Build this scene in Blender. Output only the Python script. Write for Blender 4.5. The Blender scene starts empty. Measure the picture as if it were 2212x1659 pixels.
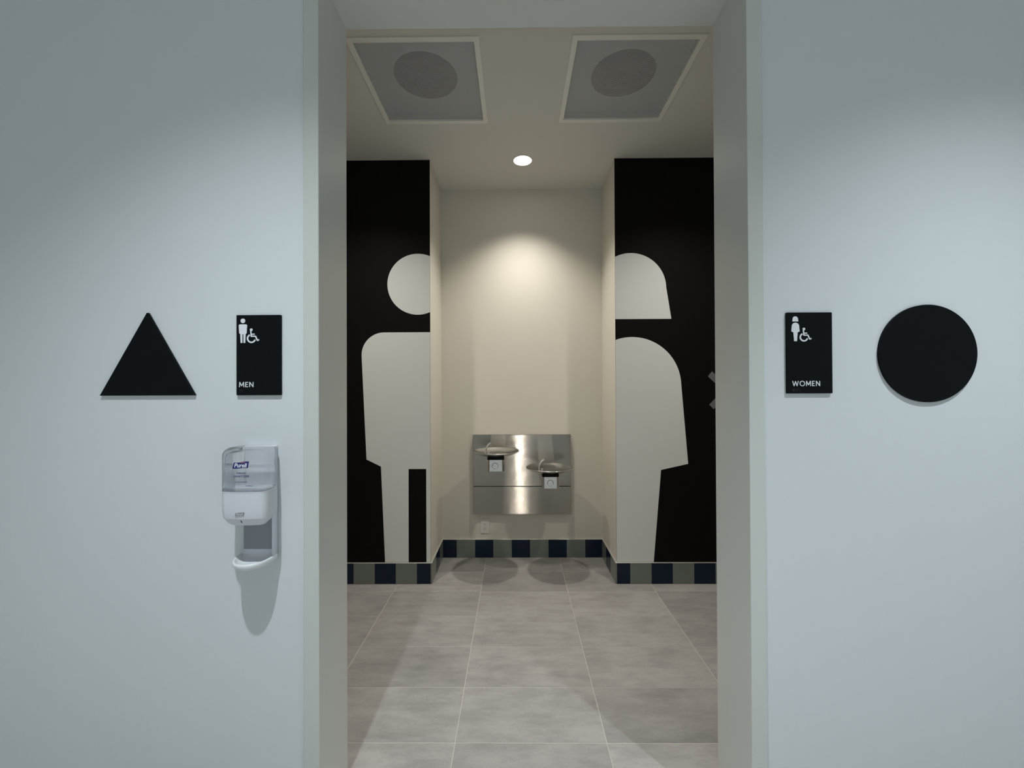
import bpy, bmesh, math, random
from mathutils import Vector, Matrix

random.seed(4)
S = bpy.context.scene
COL = S.collection
PI = math.pi

# ------------------------------------------------------------------ camera
CAM_H = 1.42
yaw, pitch, roll = 0.0075, 0.0062, -0.0043
cd = bpy.data.cameras.new('camera'); cam = bpy.data.objects.new('camera', cd); COL.objects.link(cam)
cd.sensor_fit = 'HORIZONTAL'; cd.sensor_width = 36.0; cd.lens = 889.0 / 2212.0 * 36.0
cd.clip_start = 0.02
fwd = Vector((-math.sin(yaw) * math.cos(pitch), math.cos(yaw) * math.cos(pitch), math.sin(pitch)))
rgt = Vector((math.cos(yaw), math.sin(yaw), 0)); upv = rgt.cross(fwd)
r2 = math.cos(roll) * rgt + math.sin(roll) * upv
u2 = -math.sin(roll) * rgt + math.cos(roll) * upv
M3 = Matrix((r2, u2, -fwd)).transposed()
cam.matrix_world = Matrix.Translation((0, 0, CAM_H)) @ M3.to_4x4()
S.camera = cam

# ------------------------------------------------------------------ world, exposure
w = bpy.data.worlds.new('world'); S.world = w; w.use_nodes = True
w.node_tree.nodes['Background'].inputs[0].default_value = (0.0, 0.0, 0.0, 1)
w.node_tree.nodes['Background'].inputs[1].default_value = 0.0
S.view_settings.view_transform = 'Standard'; S.view_settings.look = 'None'
S.view_settings.gamma = 1.0; S.view_settings.use_curve_mapping = False
S.view_settings.exposure = 0.0

# lamp settings (the fixtures are built further down): colour, power, cone, blend
COOL = (0.88, 0.97, 1.0)
WARM = (1.0, 0.94, 0.85)
HALL_LAMP = dict(color=COOL, power=190, cone=97, blend=1.0, size=0.02)
HALL_FILL = dict(color=COOL, power=360, cone=96, blend=0.6, size=0.05)  # unseen lamps added to raise the hall's ambient light
NICHE_LAMP = dict(color=WARM, power=98, cone=108, blend=1.0, size=0.035)
CORR_LAMP = dict(color=WARM, power=84, cone=120, blend=1.0, size=0.035)

# real dimensions (metres; x right, y away from the camera, z up)
WF, WB = 1.303, 1.508          # front wall: hall face, corridor face
OXL, OXR, OZ = -0.6205, 0.7335, 2.748   # cased opening
MY, NY = 2.977, 3.434          # mural wall face, niche back wall face
NXL, NXR = -0.6135, 0.7255     # niche sides
CH = 3.07                      # corridor ceiling
HH = 3.30                      # hall ceiling
CXL, CXR = -2.9, 3.0           # corridor ends
HXL, HXR, HYB = -3.4, 3.6, -3.6

# ------------------------------------------------------------------ materials
def mat(name, col, rough=0.5, metal=0.0, spec=0.5, **kw):
    m = bpy.data.materials.new(name); m.use_nodes = True
    b = m.node_tree.nodes['Principled BSDF']
    b.inputs['Base Color'].default_value = (*col, 1)
    b.inputs['Roughness'].default_value = rough
    b.inputs['Metallic'].default_value = metal
    b.inputs['Specular IOR Level'].default_value = spec
    for k, v in kw.items():
        b.inputs[k].default_value = v
    return m

def N(m, t): return m.node_tree.nodes.new(t)
def L(m, a, b): m.node_tree.links.new(a, b)
def B(m): return m.node_tree.nodes['Principled BSDF']

def bump(m, scale, strength, dist=0.001, detail=3):
    tc = N(m, 'ShaderNodeTexCoord'); nz = N(m, 'ShaderNodeTexNoise'); bp = N(m, 'ShaderNodeBump')
    nz.inputs['Scale'].default_value = scale; nz.inputs['Detail'].default_value = detail
    bp.inputs['Strength'].default_value = strength; bp.inputs['Distance'].default_value = dist
    L(m, tc.outputs['Object'], nz.inputs['Vector']); L(m, nz.outputs['Fac'], bp.inputs['Height'])
    L(m, bp.outputs['Normal'], B(m).inputs['Normal'])
    return m

M = {}
M['hall_paint'] = bump(mat('hall_paint', (0.72, 0.756, 0.776), 0.5, spec=0.25), 420, 0.12)
M['frame_paint'] = bump(mat('frame_paint', (0.645, 0.665, 0.630), 0.34, spec=0.5), 300, 0.05)
M['cream_paint'] = bump(mat('cream_paint', (0.71, 0.68, 0.605), 0.55, spec=0.25), 420, 0.12)
M['ceiling_paint'] = bump(mat('ceiling_paint', (0.70, 0.69, 0.635), 0.7, spec=0.2), 380, 0.1)
M['black_paint'] = mat('black_paint', (0.0035, 0.0033, 0.0033), 0.6, spec=0.12)
M['mural_white'] = bump(mat('mural_white', (0.79, 0.805, 0.79), 0.6, spec=0.2), 420, 0.1)
M['mural_grey'] = mat('mural_grey', (0.16, 0.16, 0.175), 0.6, spec=0.2)
M['sign_black'] = bump(mat('sign_black', (0.0040, 0.0058, 0.0068), 0.55, spec=0.1), 900, 0.05)
M['sign_white'] = mat('sign_white', (0.82, 0.84, 0.88), 0.5, spec=0.3)
M['braille'] = mat('braille', (0.10, 0.105, 0.11), 0.35)
M['plastic'] = mat('plastic', (0.72, 0.735, 0.79), 0.36, spec=0.45)
M['tray_plastic'] = mat('tray_plastic', (0.80, 0.815, 0.84), 0.28, spec=0.5)
M['plastic_grey'] = mat('plastic_grey', (0.27, 0.29, 0.31), 0.5)
M['logo_grey'] = mat('logo_grey', (0.26, 0.27, 0.29), 0.5)
M['black_plastic'] = mat('black_plastic', (0.004, 0.004, 0.004), 0.55, spec=0.2)
M['logo_blue'] = mat('logo_blue', (0.012, 0.022, 0.16), 0.4)
M['text_navy'] = mat('text_navy', (0.02, 0.04, 0.16), 0.45)
M['logo_red'] = mat('logo_red', (0.45, 0.12, 0.12), 0.45)
M['logo_white'] = mat('logo_white', (0.85, 0.87, 0.92), 0.45)
M['outlet'] = mat('outlet', (0.74, 0.72, 0.66), 0.35)
M['slot'] = mat('slot', (0.03, 0.028, 0.025), 0.6)
M['navy_tile'] = mat('navy_tile', (0.003, 0.0145, 0.036), 0.22, spec=0.3)
M['sage_tile'] = bump(mat('sage_tile', (0.185, 0.215, 0.190), 0.2, spec=0.5), 60, 0.05)
M['grout_base'] = mat('grout_base', (0.20, 0.205, 0.19), 0.8)
M['grout_floor'] = mat('grout_floor', (0.50, 0.475, 0.435), 0.85, spec=0.2)
M['trim_metal'] = mat('trim_metal', (0.72, 0.71, 0.67), 0.35, metal=0.6)
M['hall_floor'] = bump(mat('hall_floor', (0.40, 0.395, 0.39), 0.45), 40, 0.1)
M['chrome'] = mat('chrome', (0.80, 0.81, 0.82), 0.07, metal=1.0)
M['diffuser_frame'] = mat('diffuser_frame', (0.82, 0.81, 0.75), 0.45)
M['plenum'] = mat('plenum', (0.72, 0.74, 0.73), 0.6)
M['duct'] = mat('duct', (0.06, 0.063, 0.06), 0.5, metal=0.3)
M['lamp_trim'] = mat('lamp_trim', (0.75, 0.74, 0.70), 0.4)

def steel(name, rough, aniso, col=(0.45, 0.43, 0.39)):
    m = mat(name, col, rough, metal=1.0, Anisotropic=aniso); B(m).inputs['Anisotropic Rotation'].default_value = 0.25
    tg = N(m, 'ShaderNodeTangent'); tg.direction_type = 'RADIAL'; tg.axis = 'Z'
    L(m, tg.outputs[0], B(m).inputs['Tangent'])
    tc = N(m, 'ShaderNodeTexCoord'); mp = N(m, 'ShaderNodeMapping'); nz = N(m, 'ShaderNodeTexNoise')
    mp.inputs['Scale'].default_value = (3, 3, 900); nz.inputs['Scale'].default_value = 2.0; nz.inputs['Detail'].default_value = 4
    mr = N(m, 'ShaderNodeMapRange'); mr.inputs[3].default_value = rough - 0.05; mr.inputs[4].default_value = rough + 0.07
    L(m, tc.outputs['Object'], mp.inputs[0]); L(m, mp.outputs[0], nz.inputs['Vector']); L(m, nz.outputs['Fac'], mr.inputs[0])
    L(m, mr.outputs[0], B(m).inputs['Roughness'])
    return m
def brushed_sheet():
    # fine horizontal brushing: every scratch tips the surface up or down by a random slope
    m = mat('steel_panel', (0.40, 0.372, 0.33), 0.125, metal=1.0)
    g = N(m, 'ShaderNodeNewGeometry'); sc = N(m, 'ShaderNodeVectorMath'); sc.operation = 'SCALE'; sc.inputs['Scale'].default_value = 9173.0
    wn = N(m, 'ShaderNodeTexWhiteNoise'); wn.noise_dimensions = '3D'
    ce = N(m, 'ShaderNodeMath'); ce.operation = 'MULTIPLY_ADD'; ce.inputs[1].default_value = 2.0; ce.inputs[2].default_value = -1.0
    cu = N(m, 'ShaderNodeMath'); cu.operation = 'POWER'; cu.inputs[1].default_value = 3.0
    am = N(m, 'ShaderNodeMath'); am.operation = 'MULTIPLY'; am.inputs[1].default_value = 1.8
    cb = N(m, 'ShaderNodeCombineXYZ'); ad = N(m, 'ShaderNodeVectorMath'); ad.operation = 'ADD'
    nm = N(m, 'ShaderNodeVectorMath'); nm.operation = 'NORMALIZE'
    L(m, g.outputs['Position'], sc.inputs[0]); L(m, sc.outputs[0], wn.inputs['Vector']); L(m, wn.outputs['Value'], ce.inputs[0])
    L(m, ce.outputs[0], cu.inputs[0]); L(m, cu.outputs[0], am.inputs[0]); L(m, am.outputs[0], cb.inputs['Z'])
    L(m, g.outputs['Normal'], ad.inputs[0]); L(m, cb.outputs[0], ad.inputs[1]); L(m, ad.outputs[0], nm.inputs[0])
    L(m, nm.outputs[0], B(m).inputs['Normal'])
    return m
M['steel_panel'] = brushed_sheet()
M['steel'] = steel('steel', 0.24, 0.3, (0.56, 0.55, 0.52))
M['steel_bowl'] = steel('steel_bowl', 0.20, 0.2, (0.60, 0.59, 0.56))

def emis(name, col, s):
    m = mat(name, col, 0.4)
    B(m).inputs['Emission Color'].default_value = (*col, 1); B(m).inputs['Emission Strength'].default_value = s
    return m
M['lens_warm'] = emis('lens_warm', (1.0, 0.96, 0.90), 9.0)
M['lens_cool'] = emis('lens_cool', (0.9, 0.98, 1.0), 9.0)

# clear thin plastic (cover): transparent with a Fresnel gloss
def clear_plastic(name, tint, ior):
    m = bpy.data.materials.new(name); m.use_nodes = True; nt = m.node_tree; nt.nodes.clear()
    o = N(m, 'ShaderNodeOutputMaterial'); mx = N(m, 'ShaderNodeMixShader'); fr = N(m, 'ShaderNodeFresnel')
    t = N(m, 'ShaderNodeBsdfTransparent'); g = N(m, 'ShaderNodeBsdfGlossy')
    fr.inputs[0].default_value = ior; t.inputs[0].default_value = (*tint, 1); g.inputs['Roughness'].default_value = 0.04
    L(m, fr.outputs[0], mx.inputs[0]); L(m, t.outputs[0], mx.inputs[1]); L(m, g.outputs[0], mx.inputs[2]); L(m, mx.outputs[0], o.inputs[0])
    return m
M['clear_cover'] = clear_plastic('clear_cover', (0.993, 0.995, 0.997), 1.30)
M['clear_bottle'] = clear_plastic('clear_bottle', (0.995, 0.996, 0.997), 1.15)
M['gel'] = mat('gel', (0.97, 0.98, 0.99), 0.0, **{'Transmission Weight': 1.0, 'IOR': 1.36})
def thin_gel(m):
    mx = N(m, 'ShaderNodeMixShader'); tr = N(m, 'ShaderNodeBsdfTransparent'); mx.inputs[0].default_value = 0.48
    tr.inputs[0].default_value = (0.985, 0.99, 0.995, 1)
    L(m, tr.outputs[0], mx.inputs[1]); L(m, B(m).outputs[0], mx.inputs[2]); L(m, mx.outputs[0], m.node_tree.nodes['Material Output'].inputs[0])
thin_gel(M['gel'])

# floor tile: taupe porcelain with soft streaks along x, different on every tile
def floor_tile_mat():
    m = mat('floor_tile', (0.3, 0.28, 0.26), 0.42, spec=0.35)
    tc = N(m, 'ShaderNodeTexCoord'); oi = N(m, 'ShaderNodeObjectInfo')
    ad = N(m, 'ShaderNodeVectorMath'); ad.operation = 'ADD'
    ml = N(m, 'ShaderNodeMath'); ml.operation = 'MULTIPLY'; ml.inputs[1].default_value = 37.0
    L(m, oi.outputs['Random'], ml.inputs[0]); L(m, tc.outputs['Object'], ad.inputs[0]); L(m, ml.outputs[0], ad.inputs[1])
    mp = N(m, 'ShaderNodeMapping'); mp.inputs['Scale'].default_value = (2.6, 8.5, 5.0)
    n1 = N(m, 'ShaderNodeTexNoise'); n1.inputs['Scale'].default_value = 1.9; n1.inputs['Detail'].default_value = 10; n1.inputs['Roughness'].default_value = 0.74
    L(m, ad.outputs[0], mp.inputs[0]); L(m, mp.outputs[0], n1.inputs['Vector'])
    n2 = N(m, 'ShaderNodeTexNoise'); n2.inputs['Scale'].default_value = 330; n2.inputs['Detail'].default_value = 3
    L(m, ad.outputs[0], n2.inputs['Vector'])
    n3 = N(m, 'ShaderNodeTexNoise'); n3.inputs['Scale'].default_value = 3.2; n3.inputs['Detail'].default_value = 2
    L(m, ad.outputs[0], n3.inputs['Vector'])
    s1 = N(m, 'ShaderNodeMath'); s1.operation = 'MULTIPLY_ADD'; s1.inputs[1].default_value = 0.34
    L(m, n2.outputs['Fac'], s1.inputs[0]); L(m, n1.outputs['Fac'], s1.inputs[2])
    s2 = N(m, 'ShaderNodeMath'); s2.operation = 'MULTIPLY_ADD'; s2.inputs[1].default_value = 0.42
    L(m, n3.outputs['Fac'], s2.inputs[0]); L(m, s1.outputs[0], s2.inputs[2])
    cr = N(m, 'ShaderNodeValToRGB')
    cr.color_ramp.elements[0].position = 0.55; cr.color_ramp.elements[0].color = (0.190, 0.180, 0.174, 1)
    cr.color_ramp.elements[1].position = 1.0; cr.color_ramp.elements[1].color = (0.338, 0.325, 0.312, 1)
    L(m, s2.outputs[0], cr.inputs[0])
    hs = N(m, 'ShaderNodeHueSaturation'); mr = N(m, 'ShaderNodeMapRange'); mr.inputs[3].default_value = 0.90; mr.inputs[4].default_value = 1.12
    L(m, oi.outputs['Random'], mr.inputs[0]); L(m, mr.outputs[0], hs.inputs['Value']); L(m, cr.outputs[0], hs.inputs['Color'])
    L(m, hs.outputs[0], B(m).inputs['Base Color'])
    bp = N(m, 'ShaderNodeBump'); bp.inputs['Strength'].default_value = 0.12; bp.inputs['Distance'].default_value = 0.001
    L(m, n2.outputs['Fac'], bp.inputs['Height']); L(m, bp.outputs[0], B(m).inputs['Normal'])
    return m
M['floor_tile'] = floor_tile_mat()

# perforated sheet: staggered round holes punched through
def perforated():
    m = mat('perforated_sheet', (0.53, 0.555, 0.55), 0.5, spec=0.3); nt = m.node_tree
    tc = N(m, 'ShaderNodeTexCoord')
    mp = N(m, 'ShaderNodeMapping'); p = 0.0068
    mp.inputs['Rotation'].default_value = (0, 0, PI / 4); mp.inputs['Scale'].default_value = (1 / p,) * 3
    fr = N(m, 'ShaderNodeVectorMath'); fr.operation = 'FRACTION'
    sb = N(m, 'ShaderNodeVectorMath'); sb.operation = 'SUBTRACT'; sb.inputs[1].default_value = (0.5, 0.5, 0)
    mu = N(m, 'ShaderNodeVectorMath'); mu.operation = 'MULTIPLY'; mu.inputs[1].default_value = (1, 1, 0)
    ln = N(m, 'ShaderNodeVectorMath'); ln.operation = 'LENGTH'
    lt = N(m, 'ShaderNodeMath'); lt.operation = 'LESS_THAN'; lt.inputs[1].default_value = 0.345
    L(m, tc.outputs['Object'], mp.inputs[0]); L(m, mp.outputs[0], fr.inputs[0]); L(m, fr.outputs[0], sb.inputs[0])
    L(m, sb.outputs[0], mu.inputs[0]); L(m, mu.outputs[0], ln.inputs[0]); L(m, ln.outputs['Value'], lt.inputs[0])
    mx = N(m, 'ShaderNodeMixShader'); tr = N(m, 'ShaderNodeBsdfTransparent')
    L(m, lt.outputs[0], mx.inputs[0]); L(m, B(m).outputs[0], mx.inputs[1]); L(m, tr.outputs[0], mx.inputs[2])
    L(m, mx.outputs[0], nt.nodes['Material Output'].inputs[0])
    return m
M['perforated'] = perforated()

# ------------------------------------------------------------------ helpers
def link(name, me, parent=None):
    o = bpy.data.objects.new(name, me); COL.objects.link(o)
    if parent is not None: o.parent = parent
    return o

def empty(name, loc=(0, 0, 0)):
    o = bpy.data.objects.new(name, None); COL.objects.link(o); o.location = loc
    o.empty_display_size = 0.05
    return o

def tag(o, label, cat, group=None):
    o['label'] = label; o['category'] = cat
    if group: o['group'] = group
    return o

def struct(o, label=None):
    o['kind'] = 'structure'
    if label: o['label'] = label
    return o

def fin(name, bm, m, parent=None, smooth=False, angle=40, wn=False):
    """bmesh in world coordinates -> object; moved into the parent's space"""
    bmesh.ops.recalc_face_normals(bm, faces=bm.faces[:])
    if parent is not None:
        bmesh.ops.translate(bm, verts=bm.verts[:], vec=-parent_world(parent))
    me = bpy.data.meshes.new(name); bm.to_mesh(me); bm.free()
    mats = m if isinstance(m, (list, tuple)) else [m]
    for k in mats: me.materials.append(M[k])
    if smooth:
        me.polygons.foreach_set('use_smooth', [True] * len(me.polygons))
        try: me.set_sharp_from_angle(angle=math.radians(angle))
        except Exception: pass
    o = link(name, me, parent)
    if smooth and wn:
        md = o.modifiers.new('weighted_normals', 'WEIGHTED_NORMAL'); md.keep_sharp = True; md.weight = 100
    return o

def parent_world(p):
    v = Vector((0, 0, 0))
    while p is not None:
        v += p.location; p = p.parent
    return v

def box(bm, x0, x1, y0, y1, z0, z1, bev=0.0, seg=2, mi=0):
    r = bmesh.ops.create_cube(bm, size=1.0)
    vs = r['verts']
    for v in vs:
        v.co = Vector(((x0 + x1) / 2 + v.co.x * (x1 - x0), (y0 + y1) / 2 + v.co.y * (y1 - y0), (z0 + z1) / 2 + v.co.z * (z1 - z0)))
    fs = list({f for v in vs for f in v.link_faces})
    for f in fs: f.material_index = mi
    if bev > 0:
        es = list({e for v in vs for e in v.link_edges})
        bmesh.ops.bevel(bm, geom=es, offset=bev, segments=seg, affect='EDGES', profile=0.5)
    return fs

def prism(bm, poly, y0, y1):
    """polygon of (x, z) extruded from y0 (front, nearer the camera) to y1"""
    a = [bm.verts.new((x, y0, z)) for x, z in poly]; b = [bm.verts.new((x, y1, z)) for x, z in poly]
    n = len(poly)
    bm.faces.new(a); bm.faces.new(b[::-1])
    for i in range(n):
        bm.faces.new((a[i], b[i], b[(i + 1) % n], a[(i + 1) % n]))

def circ(cx, cz, r, n=48, a0=0.0, a1=2 * PI, close=False):
    m = n if not close else n + 1
    return [(cx + r * math.cos(a0 + (a1 - a0) * i / n), cz + r * math.sin(a0 + (a1 - a0) * i / n)) for i in range(m)]

def arcband(bm, cx, cz, ri, ro, a0, a1, y0, y1, n=40):
    full = abs(abs(a1 - a0) - 2 * PI) < 1e-6
    ring = []
    for i in range(n if full else n + 1):
        a = a0 + (a1 - a0) * i / n
        c, s = math.cos(a), math.sin(a)
        ring.append([bm.verts.new((cx + r * c, y, cz + r * s)) for r, y in ((ri, y0), (ro, y0), (ro, y1), (ri, y1))])
    k = len(ring)
    for i in range(k if full else k - 1):
        A, Bq = ring[i], ring[(i + 1) % k]
        for j in range(4): bm.faces.new((A[j], A[(j + 1) % 4], Bq[(j + 1) % 4], Bq[j]))
    if not full:
        bm.faces.new(ring[0]); bm.faces.new(ring[-1][::-1])

def stroke(bm, p, q, wd, y0, y1):
    y0 -= 0.00001 * (len(bm.faces) // 6 % 23); y1 += 0.001
    d = Vector((q[0] - p[0], q[1] - p[1])); d.normalize(); n = Vector((-d.y, d.x)) * wd / 2
    prism(bm, [(p[0] + n.x, p[1] + n.y), (p[0] - n.x, p[1] - n.y), (q[0] - n.x, q[1] - n.y), (q[0] + n.x, q[1] + n.y)], y0, y1)

def loft(bm, secs, cap0=True, cap1=True, closed=True):
    rings = [[bm.verts.new(p) for p in s] for s in secs]
    n = len(rings[0])
    for a, b in zip(rings, rings[1:]):
        for i in range(n if closed else n - 1):
            bm.faces.new((a[i], a[(i + 1) % n], b[(i + 1) % n], b[i]))
    if cap0: bm.faces.new(rings[0][::-1])
    if cap1: bm.faces.new(rings[-1])
    return rings

def lathe(bm, prof, cx, cy, n=64, axis='z', closed=False):
    """prof: (r, h) pairs turned about a vertical axis through (cx, cy), or about the y axis through (cx, z=cy)"""
    rings = []
    for r, h in prof:
        ring = []
        if r < 1e-6:
            ring = [bm.verts.new((cx, cy, h) if axis == 'z' else (cx, h, cy))]
        else:
            for i in range(n):
                a = 2 * PI * i / n
                ring.append(bm.verts.new((cx + r * math.cos(a), cy + r * math.sin(a), h) if axis == 'z' else (cx + r * math.cos(a), h, cy + r * math.sin(a))))
        rings.append(ring)
    pairs = list(zip(rings, rings[1:])) + ([(rings[-1], rings[0])] if closed else [])
    for a, b in pairs:
        if len(a) == 1 and len(b) == 1: continue
        for i in range(n):
            j = (i + 1) % n
            if len(a) == 1: bm.faces.new((a[0], b[i], b[j]))
            elif len(b) == 1: bm.faces.new((a[i], b[0], a[j]))
            else: bm.faces.new((a[i], b[i], b[j], a[j]))

def tube(bm, pts, radii, n=14):
    pts = [Vector(p) for p in pts]; rings = []
    for i, p in enumerate(pts):
        t = (pts[min(i + 1, len(pts) - 1)] - pts[max(i - 1, 0)]).normalized()
        a = t.cross(Vector((0, 1, 0.01))).normalized(); b = t.cross(a)
        rings.append([bm.verts.new(p + radii[i] * (math.cos(2 * PI * k / n) * a + math.sin(2 * PI * k / n) * b)) for k in range(n)])
    for a, b in zip(rings, rings[1:]):
        for i in range(n): bm.faces.new((a[i], a[(i + 1) % n], b[(i + 1) % n], b[i]))
    bm.faces.new(rings[0][::-1]); bm.faces.new(rings[-1])

def text_mesh(name, body, m, parent, x0, z0, width, height, y, shear=0.0, bold=0.0, depth=0.0003, spacing=1.0):
    """lettering standing in the xz plane at y, fitted to x0..x0+width, baseline box z0..z0+height"""
    cu = bpy.data.curves.new(name, 'FONT'); cu.body = body; cu.shear = shear; cu.offset = bold
    cu.extrude = 0.01; cu.resolution_u = 4; cu.space_character = spacing
    to = bpy.data.objects.new(name, cu); COL.objects.link(to)
    dg = bpy.context.evaluated_depsgraph_get(); dg.update()
    me = bpy.data.meshes.new_from_object(to.evaluated_get(dg))
    bpy.data.objects.remove(to); bpy.data.curves.remove(cu)
    xs = [v.co.x for v in me.vertices]; ys = [v.co.y for v in me.vertices]
    ax, bx_, ay, by_ = min(xs), max(xs), min(ys), max(ys)
    pw = parent_world(parent)
    for v in me.vertices:
        X = x0 + (v.co.x - ax) / (bx_ - ax) * width; Z = z0 + (v.co.y - ay) / (by_ - ay) * height
        Y = y - (depth if v.co.z > 0 else 0)
        v.co = Vector((X, Y, Z)) - pw
    me.materials.clear(); me.materials.append(M[m]); me.name = name
    return link(name, me, parent)

# ------------------------------------------------------------------ setting: floor
bm = bmesh.new(); box(bm, HXL - 0.2, HXR + 0.2, 0.744, 3.75, -0.10, -0.0014)
floor = struct(fin('floor', bm, 'grout_floor'), 'light grout bed of the tiled floor')
bm = bmesh.new(); box(bm, HXL - 0.2, HXR + 0.2, HYB - 0.2, 0.744, -0.10, 0.0)
struct(fin('floor_hall', bm, 'hall_floor'), 'plain grey floor of the hall in front')
TX, TY, GX, GY = 0.606, 0.303, -0.246, 2.862     # tile grid
tile_me = {}
def floor_tile(x0, x1, y0, y1):
    g = 0.0017; key = (round(x1 - x0, 4), round(y1 - y0, 4))
    if key not in tile_me:
        b = bmesh.new(); box(b, -(x1 - x0) / 2 + g, (x1 - x0) / 2 - g, -(y1 - y0) / 2 + g, (y1 - y0) / 2 - g, -0.009, 0.0)
        top = [e for e in b.edges if all(abs(v.co.z) < 1e-6 for v in e.verts)]
        bmesh.ops.bevel(b, geom=top, offset=0.0009, segments=1, affect='EDGES')
        me = bpy.data.meshes.new('tile'); b.to_mesh(me); b.free(); me.materials.append(M['floor_tile']); tile_me[key] = me
    o = link('tile', tile_me[key], floor); o.location = ((x0 + x1) / 2, (y0 + y1) / 2, 0)
for r in range(-1, 7):
    y1 = GY - r * TY; y0 = y1 - TY
    if r == -1: pass
    for c in range(-4, 5):
        x0 = GX + c * TX
        floor_tile(x0, x0 + TX, y0, y1)
for c in range(-1, 2):          # cut row against the niche wall
    x0 = GX + c * TX; floor_tile(x0, x0 + TX, GY + TY, NY + 0.012)

# ------------------------------------------------------------------ setting: walls and ceilings
bm = bmesh.new()
box(bm, HXL, OXL - 0.012, WF, WB, 0, CH + 0.25); box(bm, OXR + 0.012, HXR, WF, WB, 0, CH + 0.25); box(bm, OXL - 0.012, OXR + 0.012, WF, WB, OZ + 0.012, CH + 0.25)
for f in bm.faces: f.material_index = 1 if f.calc_center_median().y > WF + 0.05 else 0
struct(fin('wall_front', bm, ['hall_paint', 'cream_paint']), 'pale blue-white hall wall around the wide opening')

# painted metal frame lining the opening: two jambs and a head, thin 2 inch faces lapping the wall
trim = struct(empty('trim_1', (0.0565, WF, 0)), 'painted metal frame lining the wide opening')
FP = 0.007
def frame_bar(name, lo, hi, mirror):
    s = -1 if mirror else 1
    x = OXL if not mirror else OXR
    # profile in (x, y): lining plus face on both wall sides
    prof = [(x, WF - FP), (x - s * 0.049, WF - FP), (x - s * 0.049, WF), (x - s * 0.012, WF), (x - s * 0.012, WB), (x - s * 0.049, WB), (x - s * 0.049, WB + FP), (x, WB + FP)]
    b = bmesh.new(); loft(b, [[(p[0], p[1], lo) for p in prof], [(p[0], p[1], hi) for p in prof]])
    es = [e for e in b.edges if abs(e.verts[0].co.z - e.verts[1].co.z) > 1 and min(abs(e.verts[0].co.y - WF + FP), abs(e.verts[0].co.y - WB - FP)) < 1e-5]
    bmesh.ops.bevel(b, geom=es, offset=0.0025, segments=3, affect='EDGES', profile=0.5)
    return fin(name, b, 'frame_paint', trim, True, 50, True)
frame_bar('jamb', 0.0, OZ + 0.049, False)
frame_bar('jamb', 0.0, OZ + 0.049, True)
bm = bmesh.new()
prof = [(OZ, WF - FP), (OZ + 0.049, WF - FP), (OZ + 0.049, WF), (OZ + 0.012, WF), (OZ + 0.012, WB), (OZ + 0.049, WB), (OZ + 0.049, WB + FP), (OZ, WB + FP)]
loft(bm, [[(OXL, p[1], p[0]) for p in prof], [(OXR, p[1], p[0]) for p in prof]])
fin('head', bm, 'frame_paint', trim)

# mural walls either side of the niche (black on the corridor face, cream into the niche)
def mural_wall(name, x0, x1, label):
    b = bmesh.new(); box(b, x0, x1, MY, 3.75, 0.0, CH + 0.25)
    for f in b.faces:
        f.material_index = 0 if abs(f.calc_center_median().y - MY) < 1e-4 else 1
    struct(fin(name, b, ['black_paint', 'cream_paint']), label)
mural_wall('wall_back_left', CXL - 0.15, NXL, 'black-painted wall left of the fountain niche')
mural_wall('wall_back_right', NXR, CXR + 0.15, 'black-painted wall right of the fountain niche')
bm = bmesh.new(); box(bm, NXL, NXR, NY, 3.75, 0, CH + 0.25)
struct(fin('wall_niche', bm, 'cream_paint'), 'cream back wall of the fountain niche')
bm = bmesh.new(); box(bm, CXL - 0.15, CXL, WB, MY, 0, CH + 0.25); struct(fin('wall_left', bm, 'cream_paint'), 'cream end wall of the cross passage, left')
bm = bmesh.new(); box(bm, CXR, CXR + 0.15, WB, MY, 0, CH + 0.25); struct(fin('wall_right', bm, 'cream_paint'), 'cream end wall of the cross passage, right')
for nm, a in (('wall_hall_left', (HXL - 0.15, HXL, HYB, WF)), ('wall_hall_right', (HXR, HXR + 0.15, HYB, WF)), ('wall_hall_rear', (HXL - 0.15, HXR + 0.15, HYB - 0.15, HYB))):
    bm = bmesh.new(); box(bm, *a, 0, HH + 0.2); struct(fin(nm, bm, 'hall_paint'), 'plain pale wall of the hall, ' + nm.split('_')[-1])
bm = bmesh.new(); box(bm, HXL, HXR, HYB, WF, HH, HH + 0.1)
struct(fin('ceiling_hall', bm, 'ceiling_paint'), 'plain ceiling of the hall')

# corridor ceiling with two square openings for the diffusers
DIFF = [(-0.481, 2.241), (0.597, 2.241)]
DH = 0.300                       # half opening
xs = [CXL, DIFF[0][0] - DH, DIFF[0][0] + DH, DIFF[1][0] - DH, DIFF[1][0] + DH, CXR]
ys = [WB, DIFF[0][1] - DH, DIFF[0][1] + DH, MY, NY]
bm = bmesh.new()
for i in range(5):
    for j in range(4):
        if j == 1 and i in (1, 3): continue
        if j == 3:
            continue
        box(bm, xs[i], xs[i + 1], ys[j], ys[j + 1], CH, CH + 0.02)
box(bm, NXL, NXR, MY, NY, CH, CH + 0.02)
bmesh.ops.remove_doubles(bm, verts=bm.verts[:], dist=1e-5)
# drop the coincident inner faces
seen = {}
for f in bm.faces[:]:
    k = tuple(round(c, 4) for c in f.calc_center_median()); seen.setdefault(k, []).append(f)
dead = [f for v in seen.values() if len(v) > 1 for f in v]
bmesh.ops.delete(bm, geom=dead, context='FACES_ONLY')
struct(fin('ceiling', bm, 'ceiling_paint'), 'plain painted ceiling over the passage and niche')

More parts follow.
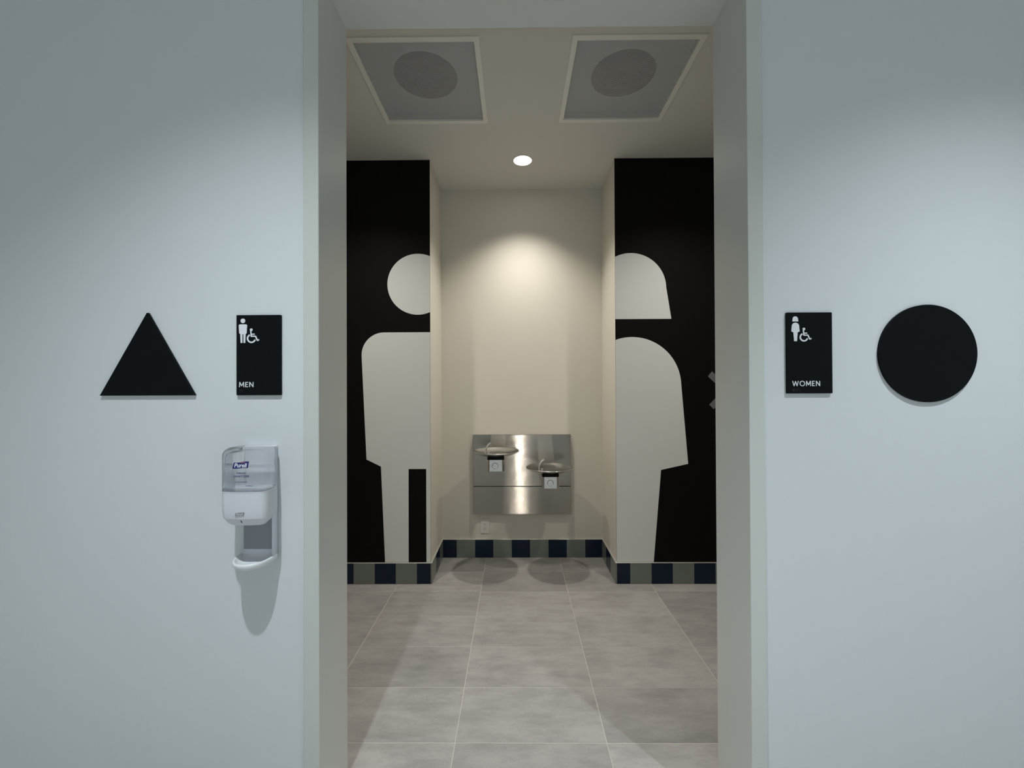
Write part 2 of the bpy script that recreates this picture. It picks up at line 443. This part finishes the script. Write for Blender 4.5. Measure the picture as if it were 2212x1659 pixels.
# ------------------------------------------------------------------ tiled baseboards
TH = 0.0095                      # tile thickness
BH = 0.1505
def baseboard(name, label, p0, p1, normal, seams, first_navy):
    """tiles from p0 to p1 along a wall; seams are distances along it; normal points into the room"""
    d = Vector((p1[0] - p0[0], p1[1] - p0[1], 0)); ln = d.length; d.normalize(); n = Vector(normal)
    root = empty(name, (p0[0], p0[1], 0)); struct(root, label)
    def slab(nm, a, b, t0, t1, z0, z1, m, bev=0.0):
        bb = bmesh.new(); pts = []
        for z in (z0, z1):
            for s, t in ((a, t0), (b, t0), (b, t1), (a, t1)):
                q = Vector((p0[0], p0[1], 0)) + d * s + n * t; pts.append(bb.verts.new((q.x, q.y, z)))
        bb.faces.new(pts[:4]); bb.faces.new(pts[4:])
        for i in range(4): bb.faces.new((pts[i], pts[(i + 1) % 4], pts[4 + (i + 1) % 4], pts[4 + i]))
        if bev: bmesh.ops.bevel(bb, geom=bb.edges[:], offset=bev, segments=1, affect='EDGES')
        return fin(nm, bb, m, root)
    slab('grout', 0, ln, 0.0, TH - 0.0012, 0.0003, BH - 0.002, 'grout_base')
    slab('edge_strip', 0, ln, 0.0, TH + 0.0005, BH - 0.002, BH + 0.0022, 'trim_metal', 0.0006)
    e = [0.0] + list(seams) + [ln]; navy = first_navy
    for a, b in zip(e, e[1:]):
        ga = 0.0007; slab('tile', a + ga, b - ga, 0.001, TH, 0.0012, BH - 0.0026, 'navy_tile' if navy else 'sage_tile', 0.0008); navy = not navy
    return root
T6 = 0.1524
# left mural wall, from the niche corner going left
sl = [0.100] + [0.100 + T6 * k for k in range(1, 14)]
baseboard('baseboard_back_left', 'navy and sage tile base under the black wall, left', (NXL, MY), (CXL, MY), (0, -1, 0), [s for s in sl if s < 2.25], True)
sr = [0.0955 + T6 * k for k in range(0, 15)]
baseboard('baseboard_back_right', 'navy and sage tile base under the black wall, right', (NXR, MY), (CXR, MY), (0, -1, 0), [s for s in sr if s < 2.24], True)
nb = [0.1225 + T6 * k for k in range(0, 8)]
baseboard('baseboard_niche', 'navy and sage tile base along the back of the niche', (NXL + TH, NY), (NXR - TH, NY), (0, -1, 0), [s - TH for s in nb], True)
baseboard('baseboard_niche_left', 'tile base along the left side of the niche', (NXL, MY - TH), (NXL, NY), (1, 0, 0), [0.160, 0.312], False)
baseboard('baseboard_niche_right', 'tile base along the right side of the niche', (NXR, MY - TH), (NXR, NY), (-1, 0, 0), [0.160, 0.312], False)

# ------------------------------------------------------------------ mural figures
t = empty('mural_figure', (-0.86, MY, 0.155)); tag(t, 'huge white half-man pictogram on the black wall left of the niche', 'mural')
cut = NXL - 0.0012; my0, my1 = MY - 0.0012, MY - 0.0001
def clipx(poly, x, keep_less):
    out = []
    for i in range(len(poly)):
        p, q = poly[i], poly[(i + 1) % len(poly)]
        ip = (p[0] <= x) if keep_less else (p[0] >= x); iq = (q[0] <= x) if keep_less else (q[0] >= x)
        if ip: out.append(p)
        if ip != iq:
            k = (x - p[0]) / (q[0] - p[0]); out.append((x, p[1] + k * (q[1] - p[1])))
    return out
bm = bmesh.new(); prism(bm, clipx(circ(-0.7025, 2.1655, 0.2215, 96), cut, True), my0, my1); fin('head', bm, 'mural_white', t)
zb = 0.1545
body = [(cut, 1.8165)] + circ(-0.949, 1.653, 0.1635, 20, PI / 2, PI + 0.045, True) + [(-1.0785, 0.896), (-0.9737, 0.8445), (-0.9453, zb), (-0.7745, zb), (-0.7735, 0.8265), (-0.6455, 0.8265), (-0.6455, zb), (cut, zb)]
bm = bmesh.new(); prism(bm, body, my0, my1); fin('body', bm, 'mural_white', t)
t = empty('mural_figure', (0.95, MY, 0.155)); tag(t, 'huge white half-woman pictogram on the black wall right of the niche', 'mural')
cut = NXR + 0.0012
hd = [(1.130, 1.904)] + circ(0.840, 2.127, 0.2545, 64, 0.02, PI, True) + [(0.57, 1.904)]
bm = bmesh.new(); prism(bm, clipx(hd, cut, False), my0, my1); fin('head', bm, 'mural_white', t)
bd = [(1.2437, 0.858)] + circ(0.845, 1.421, 0.353, 64, 0.03, PI, True) + [(0.45, 0.8), (0.65, zb), (0.992, zb), (1.0485, 0.815)]
bm = bmesh.new(); prism(bm, clipx(bd, cut, False), my0, my1); fin('body', bm, 'mural_white', t)
bm = bmesh.new()
prism(bm, [(1.4198, 1.524), (1.3896, 1.4874), (1.497, 1.386), (1.398, 1.2838), (1.4294, 1.2504), (1.563, 1.386)], my0, my1)
tag(fin('mural_arrow', bm, 'mural_grey'), 'grey chevron on the black wall beside the right jamb', 'mural')

# ------------------------------------------------------------------ hall signs
SY = WF - 0.0076; ST = WF - 0.0002
def bevel_front(bm, amt=0.0008):
    es = [e for e in bm.edges if all(abs(v.co.y - SY) < 1e-6 for v in e.verts)]
    bmesh.ops.bevel(bm, geom=es, offset=amt, segments=2, affect='EDGES', profile=0.5)
bm = bmesh.new(); prism(bm, [(-1.3180, 1.3965), (-1.0140, 1.3965), (-1.1640, 1.6590), (-1.1680, 1.6590)], SY, ST); bevel_front(bm)
tag(fin('triangle_sign', bm, 'sign_black'), 'plain black triangle sign on the wall left of the opening', 'sign')
bm = bmesh.new(); prism(bm, circ(1.2917, 1.5180, 0.1527, 128), SY, ST); bevel_front(bm)
tag(fin('circle_sign', bm, 'sign_black', None), 'plain black round sign on the wall right of the opening', 'sign')

U = 0.001466                     # design unit of the lettering (m)
def room_sign(x0, z1, label):
    root = empty('room_sign', (x0 + 0.0706, WF, z1 - 0.254)); tag(root, label, 'sign', 'restroom name signs')
    b = bmesh.new(); box(b, x0, x0 + 0.1413, SY, ST, z1 - 0.2540, z1)
    es = [e for e in b.edges if abs(e.verts[0].co.y - e.verts[1].co.y) > 1e-4]
    bmesh.ops.bevel(b, geom=es, offset=0.0018, segments=3, affect='EDGES', profile=0.5); bevel_front(b, 0.0007)
    fin('plate', b, 'sign_black', root)
    return root
RY = SY - 0.0009                 # raised lettering front

def wheelchair(root, ox, oz, s):
    """access symbol; unit drawing coordinates, head centre at the origin, y up"""
    b = bmesh.new(); k = s
    P = lambda x, y: (ox + x * k, oz + y * k)
    prism(b, circ(ox, oz, 62 * k, 24), RY - 0.0004, SY + 0.001)
    def poly(pts, wd):
        for p, q in zip(pts, pts[1:]):
            stroke(b, P(*p), P(*q), wd * k, RY, SY)
        for i, p in enumerate(pts[1:-1]): prism(b, circ(*P(*p), wd * k / 2, 16), RY - 0.0003 - 0.00002 * i, SY + 0.001)
    poly([(-26, -10), (-2, -290), (190, -290), (274, -477), (352, -447)], 58)
    poly([(5, -195), (152, -195)], 52)
    arcband(b, ox + 4 * k, oz - 387 * k, 139 * k, 207 * k, math.radians(115), math.radians(343), RY, SY + 0.001, 40)
    fin('wheelchair_symbol', b, 'sign_white', root)

GLY = {
 'M': (1.04, [((0.09, 0), (0.14, 1)), ((0.12, 1), (0.52, 0.22)), ((0.52, 0.22), (0.92, 1)), ((0.90, 1), (0.95, 0))]),
 'E': (0.60, [((0.08, 0), (0.08, 1)), ((0.02, 0.93), (0.56, 0.93)), ((0.02, 0.51), (0.50, 0.51)), ((0.02, 0.07), (0.56, 0.07))]),
 'N': (0.86, [((0.08, 0), (0.08, 1)), ((0.08, 0.97), (0.78, 0.03)), ((0.78, 0), (0.78, 1))]),
 'W': (1.32, [((0.07, 1), (0.37, 0.02)), ((0.37, 0.02), (0.66, 0.94)), ((0.66, 0.94), (0.95, 0.02)), ((0.95, 0.02), (1.25, 1))]),
 'O': (1.06, 'ring')}
def letters(root, word, x0, z0, width, height):
    gap = 0.20; tot = sum(GLY[c][0] for c in word) + gap * (len(word) - 1)
    kx = width / tot; kz = height; x = x0; b = bmesh.new()
    for c in word:
        wd, st = GLY[c]
        if st == 'ring':
            arcband(b, x + wd * kx / 2, z0 + kz / 2, kz * 0.375, kz * 0.52, 0, 2 * PI, RY, SY, 40)
        else:
            for p, q in st: stroke(b, (x + p[0] * kx, z0 + p[1] * kz), (x + q[0] * kx, z0 + q[1] * kz), 0.145 * kz, RY, SY)
        x += (wd + gap) * kx
    fin('lettering', b, 'sign_white', root)

def braille(root, cells, x0, z1, pitch, dot):
    b = bmesh.new()
    for i, cell in enumerate(cells):
        for d in cell:
            cx = x0 + i * pitch + (dot if d > 3 else 0); cz = z1 - ((d - 1) % 3) * dot
            lathe(b, [(0.00085, SY - 0.00001), (0.00065, SY - 0.0005), (0.0, SY - 0.0007)], cx, cz, 10, 'y')
    fin('braille', b, 'braille', root)

# men
mx, mz = -0.8818, 1.6500
rs = room_sign(mx, mz, 'black MEN restroom sign with white man and wheelchair symbols')
d20 = lambda X, Y: (mx + (X / 20.74 - 5.5) * U, mz - (Y / 20.74 - 5.5) * U)
bm = bmesh.new(); c = d20(415, 375); prism(bm, circ(c[0], c[1], 104 / 20.74 * U, 36), RY, SY)
pts = []
for (cx, cy, a0) in ((540, 595, 0.0), (293, 595, PI / 2)):
    for i in range(9):
        a = a0 + PI / 2 * i / 8; pts.append(d20(cx + 65 * math.cos(a), cy - 65 * math.sin(a)))
pts += [d20(*p) for p in ((248, 928), (296, 966), (312, 1365), (393, 1365), (395, 975), (440, 975), (442, 1365), (522, 1365), (538, 966), (584, 928))]
prism(bm, pts, RY, SY); fin('man_symbol', bm, 'sign_white', rs)
wheelchair(rs, *d20(793, 778), U / 20.74)
letters(rs, 'MEN', mx + 6.1 * U, mz - 155.6 * U, 31.4 * U, 11.0 * U)
braille(rs, [(1, 3, 4), (2, 6)], mx + 8.3 * U, mz - 162.3 * U, 0.0074, 0.0030)
# women
wx, wz = 0.8524, 1.6485
rs = room_sign(wx, wz, 'black WOMEN restroom sign with white woman and wheelchair symbols')
q7 = lambda X, Y: (wx + (X - 143) / 7.54 * U, wz - (Y - 192) / 7.54 * U)
bm = bmesh.new()
pts = [q7(327, 338)] + [q7(278 + 43 * math.cos(a), 298 - 43 * math.sin(a)) for a in [PI * i / 20 for i in range(21)]] + [q7(231, 338)]
prism(bm, pts, RY, SY)
pts = [q7(347, 500)] + [q7(280 + 60 * math.cos(a), 417 - 60 * math.sin(a)) for a in [PI * i / 20 for i in range(21)]] + [q7(*p) for p in ((213, 500), (245, 512), (257, 656), (303, 656), (315, 512))]
prism(bm, pts, RY, SY); fin('woman_symbol', bm, 'sign_white', rs)
wheelchair(rs, *q7(414, 461), U / 20.74 * 0.935)
letters(rs, 'WOMEN', wx + (222 - 143) / 7.54 * U, wz - (1380 - 192) / 7.54 * U, (667 - 222) / 7.54 * U, 83 / 7.54 * U)
braille(rs, [(2, 4, 5, 6), (1, 3, 5), (1, 3, 4), (2, 6)], wx + 11.4 * U, wz - 164.0 * U, 0.0074, 0.0030)

# ------------------------------------------------------------------ hand sanitizer dispenser
DX = -0.803
root = empty('hand_sanitizer_dispenser', (DX, WF, 0.88))
tag(root, 'white and clear wall-mounted hand sanitizer dispenser below the MEN sign', 'dispenser')
YB, YF = 1.288, 1.203           # back and front of the housing
def outline(ins=0.0, z=0.0, wb=0.056, wf=0.068, rc=0.020, yb=YB, yf=YF):
    """rounded trapezoid seen from above"""
    wb -= ins; wf -= ins; yf2 = yf + ins; pts = []
    rc = max(rc - ins * 0.3, 0.004)
    pts.append((DX + wb, yb))
    # right front corner
    for i in range(9):
        a = -i / 8 * PI / 2
        pts.append((DX + wf - rc + rc * math.cos(a), yf2 + rc + rc * math.sin(a)))
    for i in range(1, 8):       # gently bowed front
        u = i / 8; X = (wf - rc) * (1 - 2 * u); pts.append((DX + X, yf2 - 0.0035 * math.sin(PI * u)))
    for i in range(9):
        a = -PI / 2 - i / 8 * PI / 2
        pts.append((DX - wf + rc + rc * math.cos(a), yf2 + rc + rc * math.sin(a)))
    pts.append((DX - wb, yb))
    return [(x, y, z) for x, y in pts]
ZS, ZT, ZBm = 1.1125, 1.243, 1.0085
bm = bmesh.new()
loft(bm, [outline(0, ZS), outline(0, 1.060), outline(0.0012, 1.045), outline(0.0028, 1.0345), outline(0.0036, 1.0335), outline(0.0105, 1.0195), outline(0.018, 1.0115), outline(0.030, ZBm)])
fin('housing', bm, 'plastic', root, True, 28)
bm = bmesh.new(); loft(bm, [outline(-0.0006, ZS + 0.0015), outline(-0.0006, ZS - 0.0005), outline(0.001, ZS - 0.001)], True, True)
fin('seam_rim', bm, 'tray_plastic', root, True)
secs = [outline(0, ZS + 0.0015), outline(0, 1.219)]
for i in range(1, 7):
    a = PI / 2 * i / 6; secs.append(outline(0.019 * (1 - math.cos(a)), 1.219 + 0.022 * math.sin(a)))
bm = bmesh.new(); loft(bm, secs, False, True)
cover = fin('clear_cover', bm, 'clear_cover', root, True, 60); cover['label'] = 'clear plastic cover'
bm = bmesh.new()
secs = [outline(0.0055, ZS + 0.002, yb=1.276), outline(0.0055, 1.181, yb=1.276)]
loft(bm, secs); fin('gel', bm, 'gel', root, True, 50)['label'] = 'clear gel filling the lower half of the refill'
bm = bmesh.new()
secs = [outline(0.005, 1.1815, yb=1.2765), outline(0.005, 1.212, yb=1.2765), outline(0.009, 1.222, yb=1.2765), outline(0.020, 1.229, yb=1.2765)]
loft(bm, secs, False, True); fin('refill_bottle', bm, 'clear_bottle', root, True, 50)
# back plate with side rails; grey inner panel behind the nozzle gap
bm = bmesh.new(); box(bm, DX - 0.0495, DX + 0.0495, 1.2870, WF - 0.0002, 0.893, 1.238, 0.004, 3)
box(bm, DX + 0.0455, DX + 0.0515, 1.274, 1.2900, 0.897, 1.12, 0.002, 2)
fin('back_plate', bm, 'plastic', root, True, wn=True)
bm = bmesh.new(); box(bm, DX - 0.0490, DX + 0.0455, 1.2845, 1.290, 0.915, 1.10, 0.001, 1); fin('inner_panel', bm, 'plastic_grey', root)
# drip tray: scoop growing out of the back plate, rounded lip
def tray_pt(u, r):              # u: 0..1 round the lip, r: 0 centre-back .. 1 lip
    a = PI * u; return Vector((DX - 0.003 + 0.0585 * math.cos(a) * r, 1.2885 - 0.082 * math.sin(a) ** 0.8 * r, 0))
bm = bmesh.new(); NU = 40; rings = []
prof = [(0.0, 0.888), (0.35, 0.8835), (0.62, 0.884), (0.80, 0.8885), (0.885, 0.8945), (0.905, 0.8965), (0.93, 0.8975), (0.965, 0.8975), (0.99, 0.8955), (1.0, 0.8915), (0.985, 0.8855), (0.93, 0.8795), (0.7, 0.876), (0.0, 0.876)]
for r, z in prof:
    ring = []
    for i in range(NU + 1):
        p = tray_pt(i / NU, r); back = abs(i / NU - 0.5) * 2
        ring.append(bm.verts.new((p.x, p.y, z + 0.004 * back ** 3)))
    rings.append(ring)
for a, b in zip(rings, rings[1:]):
    for i in range(NU):
        try: bm.faces.new((a[i], a[i + 1], b[i + 1], b[i]))
        except ValueError: pass
bmesh.ops.remove_doubles(bm, verts=bm.verts[:], dist=1e-6)
tray = fin('drip_tray', bm, 'tray_plastic', root, True, 80); tray['label'] = 'white half-round drip tray'
bm = bmesh.new()                 # scoop rising from the dish to the plate
prof = [(1.2500, 0.8838), (1.2650, 0.8850), (1.2760, 0.8895), (1.2830, 0.8975), (1.2862, 0.9080), (1.2866, 0.9170)]
secs = []
for y, z in prof: secs.append([(DX - 0.0500, y, z), (DX + 0.0500, y, z), (DX + 0.0500, y + 0.004, z - 0.004), (DX - 0.0500, y + 0.004, z - 0.004)])
loft(bm, secs); fin('scoop', bm, 'plastic', root, True, 50)
# printed label on the front of the refill
LY = YF - 0.0042
bm = bmesh.new()
fl = []
for i in range(11):
    u = i / 10; fl.append((-0.8235 + 0.0448 * u, 1.2012 + 0.0030 * u - 0.0009 * math.sin(2 * PI * u)))
for i in range(11):
    u = i / 10; fl.append((-0.7822 - 0.0458 * u, 1.1850 - 0.0018 * u + 0.0007 * math.sin(2 * PI * u)))
prism(bm, fl, LY - 0.0003, LY); flag = fin('logo', bm, 'logo_blue', root); flag['label'] = 'blue flag-shaped logo with white lettering'
text_mesh('logo_lettering', 'Purell', 'logo_white', flag, -0.8220, 1.1870, 0.0375, 0.0120, LY - 0.0003, 0.18, 0.022)
bm = bmesh.new(); prism(bm, [(-0.806, 1.2015), (-0.790, 1.2028), (-0.793, 1.2002), (-0.802, 1.1998)], LY - 0.0005, LY - 0.0002); fin('logo_stripe', bm, 'logo_red', flag)
text_mesh('lettering', 'HAND', 'text_navy', root, -0.8150, 1.1672, 0.0268, 0.0056, LY, 0, 0.02, spacing=1.1)
text_mesh('lettering', 'SANITIZER', 'text_navy', root, -0.8246, 1.1578, 0.0465, 0.0060, LY, 0, 0.02, spacing=1.05)
bm = bmesh.new()
random.seed(7)
for zc, xa, xb in ((1.1442, -0.8215, -0.7860), (1.1330, -0.7880, -0.7690)):
    x = xa
    while x < xb:
        wd = random.uniform(0.0010, 0.0022); box(bm, x, x + wd, LY - 0.0002, LY, zc - 0.0008, zc + 0.0008); x += wd + 0.0005
fin('fine_print', bm, 'text_navy', root)
# grey flag logo and sensor slit on the white housing
bm = bmesh.new()
prism(bm, [(-0.8190, 1.0535), (-0.7935, 1.0555), (-0.7955, 1.0455), (-0.8215, 1.0445)], YF - 0.0036, YF - 0.0030); hl = fin('logo', bm, 'logo_grey', root); hl['label'] = 'small grey flag-shaped logo'
text_mesh('logo_lettering', 'Purell', 'plastic', hl, -0.8172, 1.0462, 0.0195, 0.0075, YF - 0.0036, 0.18, 0.0)
bm = bmesh.new()
loft(bm, [[(x, y + o, z + o) for x, y, z in ((-0.8078, 1.2052, 1.0290), (-0.8058, 1.2052, 1.0290), (-0.8048, 1.2085, 1.0225), (-0.8068, 1.2085, 1.0225))] for o in (-0.0006, 0.002)])
fin('sensor_slit', bm, 'black_plastic', root)

# ------------------------------------------------------------------ drinking fountain
PX0, PX1, PZ0, PZ1, PZS = -0.3502, 0.4568, 0.3655, 1.0225, 0.5965
PYF = NY - 0.034
ft = empty('drinking_fountain', (0.0537, NY, PZ0)); tag(ft, 'stainless steel drinking fountain with two bowls on the niche wall', 'drinking fountain')
bm = bmesh.new(); box(bm, PX0, PX1, PYF, NY - 0.0002, PZS + 0.0016, PZ1, 0.0022, 2); fin('upper_panel', bm, 'steel_panel', ft, True, wn=True)
bm = bmesh.new(); box(bm, PX0, PX1, PYF - 0.002, NY - 0.0002, PZ0, PZS - 0.0016, 0.0022, 2); fin('lower_panel', bm, 'steel_panel', ft, True, wn=True)
bm = bmesh.new(); box(bm, PX0 + 0.004, PX1 - 0.004, PYF + 0.006, NY - 0.0004, PZ0 + 0.004, PZ1 - 0.004); fin('backing', bm, 'black_plastic', ft)
BR, BY = 0.179, 3.146
def bubbler(cx, zr, k):
    # shallow dished bowl with a rolled rim
    pr = [(0.0, zr - 0.0325), (0.05, zr - 0.0323), (0.085, zr - 0.0305), (0.125, zr - 0.0235), (0.158, zr - 0.0085), (BR - 0.008, zr - 0.0010), (BR - 0.004, zr + 0.0008), (BR - 0.001, zr), (BR, zr - 0.0025), (BR - 0.002, zr - 0.0055),
          (BR - 0.010, zr - 0.009), (0.155, zr - 0.0155), (0.122, zr - 0.031), (0.085, zr - 0.0425), (0.055, zr - 0.0465), (0.0, zr - 0.047)]
    b = bmesh.new(); lathe(b, pr, cx, BY, 80); fin('bowl', b, 'steel_bowl', ft, True, 60)
    # drain and strainer
    b = bmesh.new(); lathe(b, [(0.0, zr - 0.0300), (0.012, zr - 0.0303), (0.019, zr - 0.0310), (0.020, zr - 0.0330)], cx + 0.02, BY + 0.005, 32); fin('drain', b, 'chrome', ft, True)
    # black collar between bowl and arm
    x0, x1 = cx - 0.064, cx + 0.064; yf = 3.035
    def rr(ins, z, yb=PYF + 0.0005, rc=0.022):
        pts = []; a0, a1, f = x0 + ins, x1 - ins, yf + ins
        pts.append((a1, yb))
        for i in range(9):
            a = -i / 8 * PI / 2; pts.append((a1 - rc + rc * math.cos(a), f + rc + rc * math.sin(a)))
        for i in range(9):
            a = -PI / 2 - i / 8 * PI / 2; pts.append((a0 + rc + rc * math.cos(a), f + rc + rc * math.sin(a)))
        pts.append((a0, yb))
        return [(x, y, z) for x, y in pts]
    ztop = zr - 0.0535
    b = bmesh.new(); loft(b, [rr(0.0, ztop), rr(0.0, ztop - 0.084)]); fin('arm', b, 'steel', ft, True, 50, True)
    b = bmesh.new(); loft(b, [rr(0.003, ztop + 0.0195, 3.26), rr(0.0015, ztop + 0.018, 3.26), rr(0.0015, ztop + 0.0004, 3.26)]); fin('collar', b, 'black_plastic', ft, True, 50)
    # push button on the front of the arm
    bx, bz = cx - 0.003, ztop - 0.043
    b = bmesh.new(); lathe(b, [(0.0235, yf), (0.0235, yf - 0.003), (0.0215, yf - 0.0065), (0.0185, yf - 0.0075), (0.0175, yf - 0.006), (0.0, yf - 0.006)], bx, bz, 48, 'y'); bt = fin('push_button', b, 'chrome', ft, True, 30)
    b = bmesh.new(); lathe(b, [(0.016, yf - 0.006), (0.0155, yf - 0.0085), (0.0, yf - 0.0092)], bx, bz, 40, 'y'); fin('button_face', b, 'steel', bt, True, 30)
    b = bmesh.new(); lathe(b, [(0.0018, yf - 0.0090), (0.0, yf - 0.0097)], bx, bz - 0.001, 12, 'y'); fin('button_dot', b, 'black_plastic', bt)
    # spout: chrome gooseneck with a guard, standing on the left of the dish
    sx, sy, sz = cx - 0.078, BY - 0.005, zr - 0.034
    path = [(sx, sy, sz), (sx - 0.002, sy, sz + 0.02), (sx - 0.001, sy, sz + 0.04), (sx + 0.004, sy, sz + 0.058), (sx + 0.013, sy, sz + 0.074), (sx + 0.025, sy, sz + 0.086), (sx + 0.036, sy, sz + 0.092)]
    fine = []
    for a, c2 in zip(path, path[1:]):
        for i in range(3): fine.append(tuple(a[j] + (c2[j] - a[j]) * i / 3 for j in range(3)))
    fine.append(path[-1]); n = len(fine)
    b = bmesh.new(); tube(b, fine, [0.0075 - 0.0035 * i / (n - 1) for i in range(n)], 16); sp = fin('spout', b, 'chrome', ft, True, 60)
    b = bmesh.new(); lathe(b, [(0.017, sz - 0.004), (0.017, sz + 0.004), (0.012, sz + 0.009), (0.008, sz + 0.010)], sx, sy, 28); fin('spout_base', b, 'chrome', sp, True, 50)
    b = bmesh.new(); box(b, sx + 0.013, sx + 0.028, sy - 0.012, sy + 0.012, sz - 0.002, sz + 0.026, 0.004, 2); fin('spout_guard', b, 'chrome', sp, True, 40)
bubbler(-0.1465, 0.9325, 0)
bubbler(0.2600, 0.8055, 1)

# ------------------------------------------------------------------ wall outlet
ot = empty('wall_outlet', (-0.2555, NY, 0.1995)); tag(ot, 'cream duplex power outlet on the niche wall under the fountain', 'outlet')
bm = bmesh.new(); box(bm, -0.2920, -0.2190, NY - 0.0060, NY - 0.0002, 0.1995, 0.3200, 0.003, 2); fin('plate', bm, 'outlet', ot, True, wn=True)
bm = bmesh.new(); box(bm, -0.2725, -0.2385, NY - 0.0078, NY - 0.0055, 0.2265, 0.2930, 0.0015, 2); rc = fin('receptacle', bm, 'outlet', ot, True, wn=True)
bm = bmesh.new()
for zc in (0.2765, 0.2435):
    for dx, hh in ((-0.0065, 0.0042), (0.0060, 0.0035)):
        box(bm, -0.2555 + dx - 0.0013, -0.2555 + dx + 0.0013, NY - 0.0080, NY - 0.0074, zc + 0.0025 - hh, zc + 0.0025 + hh)
    lathe(bm, [(0.0026, NY - 0.0080), (0.0, NY - 0.0081)], -0.2555, zc - 0.0085, 14, 'y')
fin('slots', bm, 'slot', rc)

# ------------------------------------------------------------------ ceiling air diffusers
def diffuser(cx, cy, label):
    root = empty('ceiling_diffuser', (cx, cy, CH)); tag(root, label, 'diffuser', 'square ceiling diffusers')
    o, i_ = 0.3195, 0.2905
    zb = CH - 0.007
    for k in range(4):          # four mitred frame bars
        b = bmesh.new(); A = k * PI / 2; ca, sa = math.cos(A), math.sin(A)
        def R(x, y): return (cx + x * ca - y * sa, cy + x * sa + y * ca)
        prof = [(o, CH - 0.0002), (o, zb + 0.002), (o - 0.003, zb), (i_ + 0.002, zb), (i_, zb + 0.002), (i_, CH + 0.006), (i_ + 0.009, CH + 0.006), (i_ + 0.009, CH - 0.0002)]
        loft(b, [[(*R(s * d, -d), z) for d, z in prof] for s in (-1, 1)])
        fin('frame_bar', b, 'diffuser_frame', root)
    # perforated face sheet set a little above the frame
    b = bmesh.new(); vs = [b.verts.new((cx + sx * i_, cy + sy * i_, CH + 0.004)) for sx, sy in ((-1, -1), (1, -1), (1, 1), (-1, 1))]; b.faces.new(vs)
    fin('perforated_face', b, 'perforated', root)['label'] = 'grey perforated face sheet'
    # plenum box with round neck
    b = bmesh.new(); zp = CH + 0.05; rn = 0.172; ns = 64; q = 0.298
    inner = []; outer = []
    for k in range(ns):
        a = 2 * PI * k / ns; c, s = math.cos(a), math.sin(a); m_ = max(abs(c), abs(s))
        inner.append(b.verts.new((cx + rn * c, cy + rn * s, zp))); outer.append(b.verts.new((cx + q * c / m_, cy + q * s / m_, zp)))
    low = [b.verts.new((v.co.x, v.co.y, CH + 0.001)) for v in outer]
    for k in range(ns):
        j = (k + 1) % ns
        b.faces.new((inner[k], inner[j], outer[j], outer[k])); b.faces.new((outer[k], outer[j], low[j], low[k]))
    fin('plenum', b, 'plenum', root)
    b = bmesh.new()
    lathe(b, [(rn, zp), (rn, zp + 0.05), (rn + 0.004, zp + 0.055), (rn + 0.004, zp + 0.16), (0.0, zp + 0.16)], cx, cy, 64)
    fin('duct_neck', b, 'duct', root, True, 40)
    b = bmesh.new(); lathe(b, [(rn - 0.001, zp + 0.045), (rn - 0.008, zp + 0.048), (rn - 0.001, zp + 0.052)], cx, cy, 64); fin('duct_rim', b, 'duct', root, True)
diffuser(DIFF[0][0], DIFF[0][1], 'square perforated ceiling diffuser on the side of the half-man mural')
diffuser(DIFF[1][0], DIFF[1][1], 'square perforated ceiling diffuser on the side of the half-woman mural')

# ------------------------------------------------------------------ recessed downlights, added fill lamps
def downlight(x, y, zc, p, lens, label, group=None):
    root = empty('downlight', (x, y, zc)); tag(root, label, 'ceiling light', group)
    b = bmesh.new(); lathe(b, [(0.074, zc - 0.0002), (0.0735, zc - 0.0035), (0.0695, zc - 0.0050), (0.0655, zc - 0.0042), (0.0645, zc - 0.0002)], x, y, 64); fin('trim_ring', b, 'lamp_trim', root, True, 50)
    b = bmesh.new(); lathe(b, [(0.0648, zc - 0.0012), (0.045, zc - 0.0020), (0.0, zc - 0.0022)], x, y, 48); fin('lens', b, lens, root, True)
    ld = bpy.data.lights.new('lamp', 'SPOT'); ld.color = p['color']; ld.energy = p['power']; ld.spot_size = math.radians(p['cone']); ld.spot_blend = p['blend']; ld.shadow_soft_size = p['size']
    lo = bpy.data.objects.new('lamp', ld); COL.objects.link(lo); lo.parent = root; lo.location = (0, 0, -0.012)
downlight(0.062, 2.992, CH, NICHE_LAMP, 'lens_warm', 'lit round recessed downlight in front of the fountain niche')
downlight(-1.06, 2.24, CH, CORR_LAMP, 'lens_warm', 'recessed downlight over the passage, beyond the left jamb')
downlight(1.19, 2.24, CH, CORR_LAMP, 'lens_warm', 'recessed downlight over the passage, beyond the right jamb')
downlight(-0.64, 0.30, HH, HALL_LAMP, 'lens_cool', 'hall downlight above the MEN sign')
downlight(1.48, 0.30, HH, HALL_LAMP, 'lens_cool', 'hall downlight above the round sign')
for x, wd in ((-2.2, 'leftmost'), (0.3, 'middle one'), (2.6, 'rightmost')):  # added fill row behind the camera, lights the hall by bounce
    downlight(x, -1.9, HH, HALL_FILL, 'lens_cool', wd + ' of the three fill lamps added behind the camera', 'fill lamps added behind the camera')
